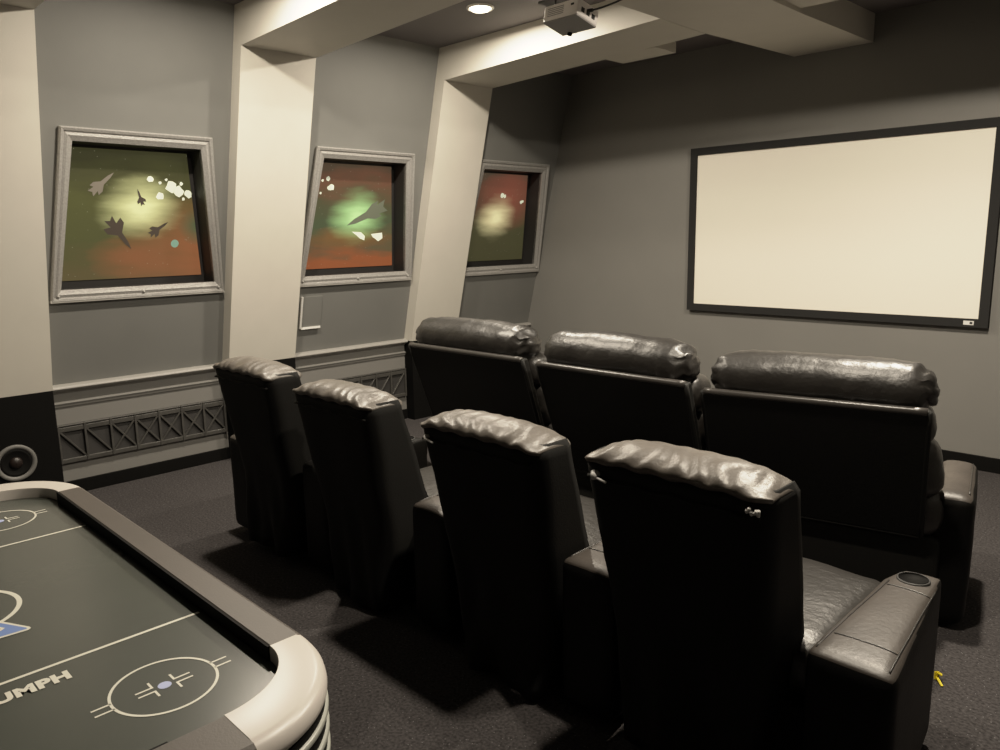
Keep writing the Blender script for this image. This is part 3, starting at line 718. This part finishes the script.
for i, (lab, la, x) in enumerate(BR):
    t = make_back_recliner('recliner', lab, 3*i+1, la, [.355, .395, .385, .40][i]); t.location = (x, 1.66, 0)
    bc = [o for o in t.children if o.name.startswith('back_cover')][0]
    for o in t.children:
        if o.name.split('.')[0] in ('head_pillow', 'back_cover', 'backrest'): o.location.z += dz[i]; o.location.x += [-.05, -.075, .005, -.045][i]
    if i in (2, 3):
        bm = bmesh.new(); X = -.228; tube(bm, [(X, .012, .918), (X-.002, -.006, .922), (X+.006, -.014, .910)], .010 if i == 3 else .006, 10); tube(bm, [(X, -.01, .914), (X+.045, -.012, .906)], .004, 8)
        q = link('plastic_clip', bm, M['white_plastic'], bc, smooth=True); q['label'] = 'small white plastic clip'
    if i == 3:
        bm = bmesh.new()
        for j in range(6): tube(bm, [(.235+.006*j, -.004, .922+.004*sin(j*2.3)), (.238+.006*j, -.010, .930+.006*sin(j*1.7))], .0045, 6)
        q = link('torn_thread', bm, M['white_plastic'], bc, smooth=True); q['label'] = 'frayed white stitching'

# ------------------------------------------------------------------ front row: three wide leather recliners
def make_front_recliner(label, w, zt, loc, rz, arms, seed, tl=0.0, tr=0.0, bulge=0.0):
    """tl, tr: how far the left and right sides draw in towards the front"""
    t = thing('theatre_recliner', label, 'recliner', (*loc, 0), rz, 'front row of three wide black recliners')
    hw = w/2
    def side(z): return .36*(zt-z)                       # rear face of the tilted back panel
    def put(name, size, r, ce, n, m, **kw):
        bm = rbox(size, r, ce, n, **kw)
        for v in bm.verts:
            e = v.co.x/hw
            if e < 0: v.co.x -= e*tl*max(0, v.co.y-.05)
            else: v.co.x -= e*tr*max(0, v.co.y-.05) - e*bulge*min(1, max(0, (zt-v.co.z)/.45))
        return link(name, bm, m, t, smooth=True)
    zb = .40
    bm = bmesh.new()
    hexa(bm, [(-hw*.985, side(zb), zb), (hw*.985, side(zb), zb), (hw*.985, side(zb)+.045, zb), (-hw*.985, side(zb)+.045, zb),
              (-hw, 0, zt), (hw, 0, zt), (hw, .05, zt+.004), (-hw, .05, zt+.004)])
    pn = link('back_panel', bm, M['panel'], t, bevel=.012)
    bm = bmesh.new(); n = 24
    tube(bm, [(-hw+.012+(w-.024)*i/n, .012, zt-.004) for i in range(n+1)], .015, 10); link('top_edge', bm, M['piping'], pn, smooth=True)
    for s in (-1, 1):
        bm = bmesh.new(); tube(bm, [(s*(hw*(1-.015*i/10)-.006), side(zt-(zt-zb)*i/10)+.010, zt-(zt-zb)*i/10-.004) for i in range(11)], .011, 8); link('side_edge', bm, M['panel'], pn, smooth=True)
    bm = bmesh.new(); tube(bm, [(-hw*.97+w*.97*i/10, side(zb)+.006, zb) for i in range(11)], .007, 8); link('bottom_edge', bm, M['panel'], pn, smooth=True)
    y0 = side(zb)+.02
    put('base', (w-.02, .62, .36), .03, (0, y0+.33, .21), (8, 8, 6), M['panel'])
    # head roll with gathered ends
    hr = hw-.015+.2*bulge
    def hwrp(p):
        e = abs(p.x)/hr; g = max(0, e-.72)/.28
        k = 1-.20*g**2.5
        dzz = .006*sin(p.z*150+p.y*60)*g + seam_wrinkle(p, .004)*(.4+g)
        return (p.x + .006*sin(p.z*130)*g, p.y*k+dzz*.6, p.z*k+dzz - .012*e**3)
    bm = rbox((2*hr, .225, .185), .088, (-.022+.45*bulge, .135, zt+.060), (56, 14, 14), puff=(.004, .008, .012), wr=.006, wf=8, seed=seed, warp=hwrp); link('head_roll', bm, M['leather'], t, smooth=True)
    for nm, sz, ce, r in [('upper_cushion', (w-.01, .20, .17), (0, .215, zt-.085), .07), ('lower_cushion', (w, .21, .24), (0, .27, zt-.27), .075), ('lumbar_cushion', (w, .22, .22), (0, .345, zt-.47), .08)]:
        put(nm, sz, r, ce, (22, 10, 10), M['leather'], puff=(0, .02, .006), wr=.005, wf=9, seed=seed+len(nm))
    put('seat_cushion', (w-.02, .62, .17), .06, (0, .66, .42), (18, 14, 8), M['leather'], puff=(0, .01, .015), wr=.004, wf=8, seed=seed+4)
    put('footrest', (w-.04, .10, .30), .04, (0, .985, .24), (12, 6, 8), M['leather'], puff=(0, .015, 0), wr=.003, seed=seed+1)
    for s in arms:
        ax = s*(hw+.083)
        bm = rbox((.155, .58, .545), .045, (ax, .56, .2925), (10, 16, 12), puff=(.004, 0, .012), wr=.003, wf=7, seed=seed+7); a = link('armrest', bm, M['leather_arm'], t, smooth=True); shade_arm_sides(a)
        bm = bmesh.new(); tube(bm, [(ax+.055, .56-.23+.46*i/8, .566) for i in range(9)], .003, 6); link('seam', bm, M['leather'], a, smooth=True)
    return t
make_front_recliner('leftmost wide black leather recliner of the front row', .925, .98, (2.245, 2.775), 0, (-1,), 21)
make_front_recliner('middle wide black leather recliner of the front row', .850, .98, (3.253, 2.742), 0, (), 31, tr=.12)
make_front_recliner('rightmost wide black leather recliner of the front row, turned towards the screen', .846, .95, (4.127, 2.89), radians(12), (1,), 41, tl=.16, bulge=.07)

# small yellow scrap on the carpet
bm = bmesh.new()
bar(bm, (4.662, 2.862, .012), (4.690, 2.826, .004), .007, .004, (0, 0, 1)); bar(bm, (4.662, 2.862, .003), (4.660, 2.866, .030), .016, .005, (1, -1, 0)); bar(bm, (4.660, 2.866, .028), (4.676, 2.872, .020), .014, .004, (0, 0, 1))
tag(link('yellow_clip', bm, M['yellow']), 'small bent yellow plastic scrap on the carpet at right', 'plastic scrap')

# ------------------------------------------------------------------ world and camera
w = bpy.data.worlds.new('world'); SC.world = w; w.use_nodes = True
w.node_tree.nodes['Background'].inputs[0].default_value = (1, .93, .84, 1); w.node_tree.nodes['Background'].inputs[1].default_value = 0.02
cd = bpy.data.cameras.new('camera'); cam = bpy.data.objects.new('camera', cd); COL.objects.link(cam); SC.camera = cam
cd.sensor_width = 36; cd.sensor_fit = 'HORIZONTAL'; cd.lens = 761.266/1000*36; cd.clip_start = .01
f, pitch, roll, yaw = 761.266, .1805, -.0175, .7866
PITCH_ROLL = None
fw = Vector((-sin(yaw)*cos(pitch), cos(yaw)*cos(pitch), -sin(pitch))); rt = Vector((cos(yaw), sin(yaw), 0)); up = rt.cross(fw)
r2 = rt*cos(roll)+up*sin(roll); u2 = -rt*sin(roll)+up*cos(roll)
mw = Matrix((r2, u2, -fw)).transposed().to_4x4(); mw.translation = Vector((5.3324, 0, 1.6)); cam.matrix_world = mw
SC.view_settings.view_transform = 'Standard'; SC.view_settings.look = 'None'; SC.view_settings.exposure = 0.0; SC.view_settings.gamma = 1.11
SC.view_settings.use_curve_mapping = True
cm = SC.view_settings.curve_mapping; cm.white_level = (2, 2, 2)
cv = cm.curves[3]
for u, v in [(.05, .10), (.20, .385), (.35, .635), (.5, .785)]: cv.points.new(u, v)
cv.points[-1].location = (1.0, .93); cm.update()
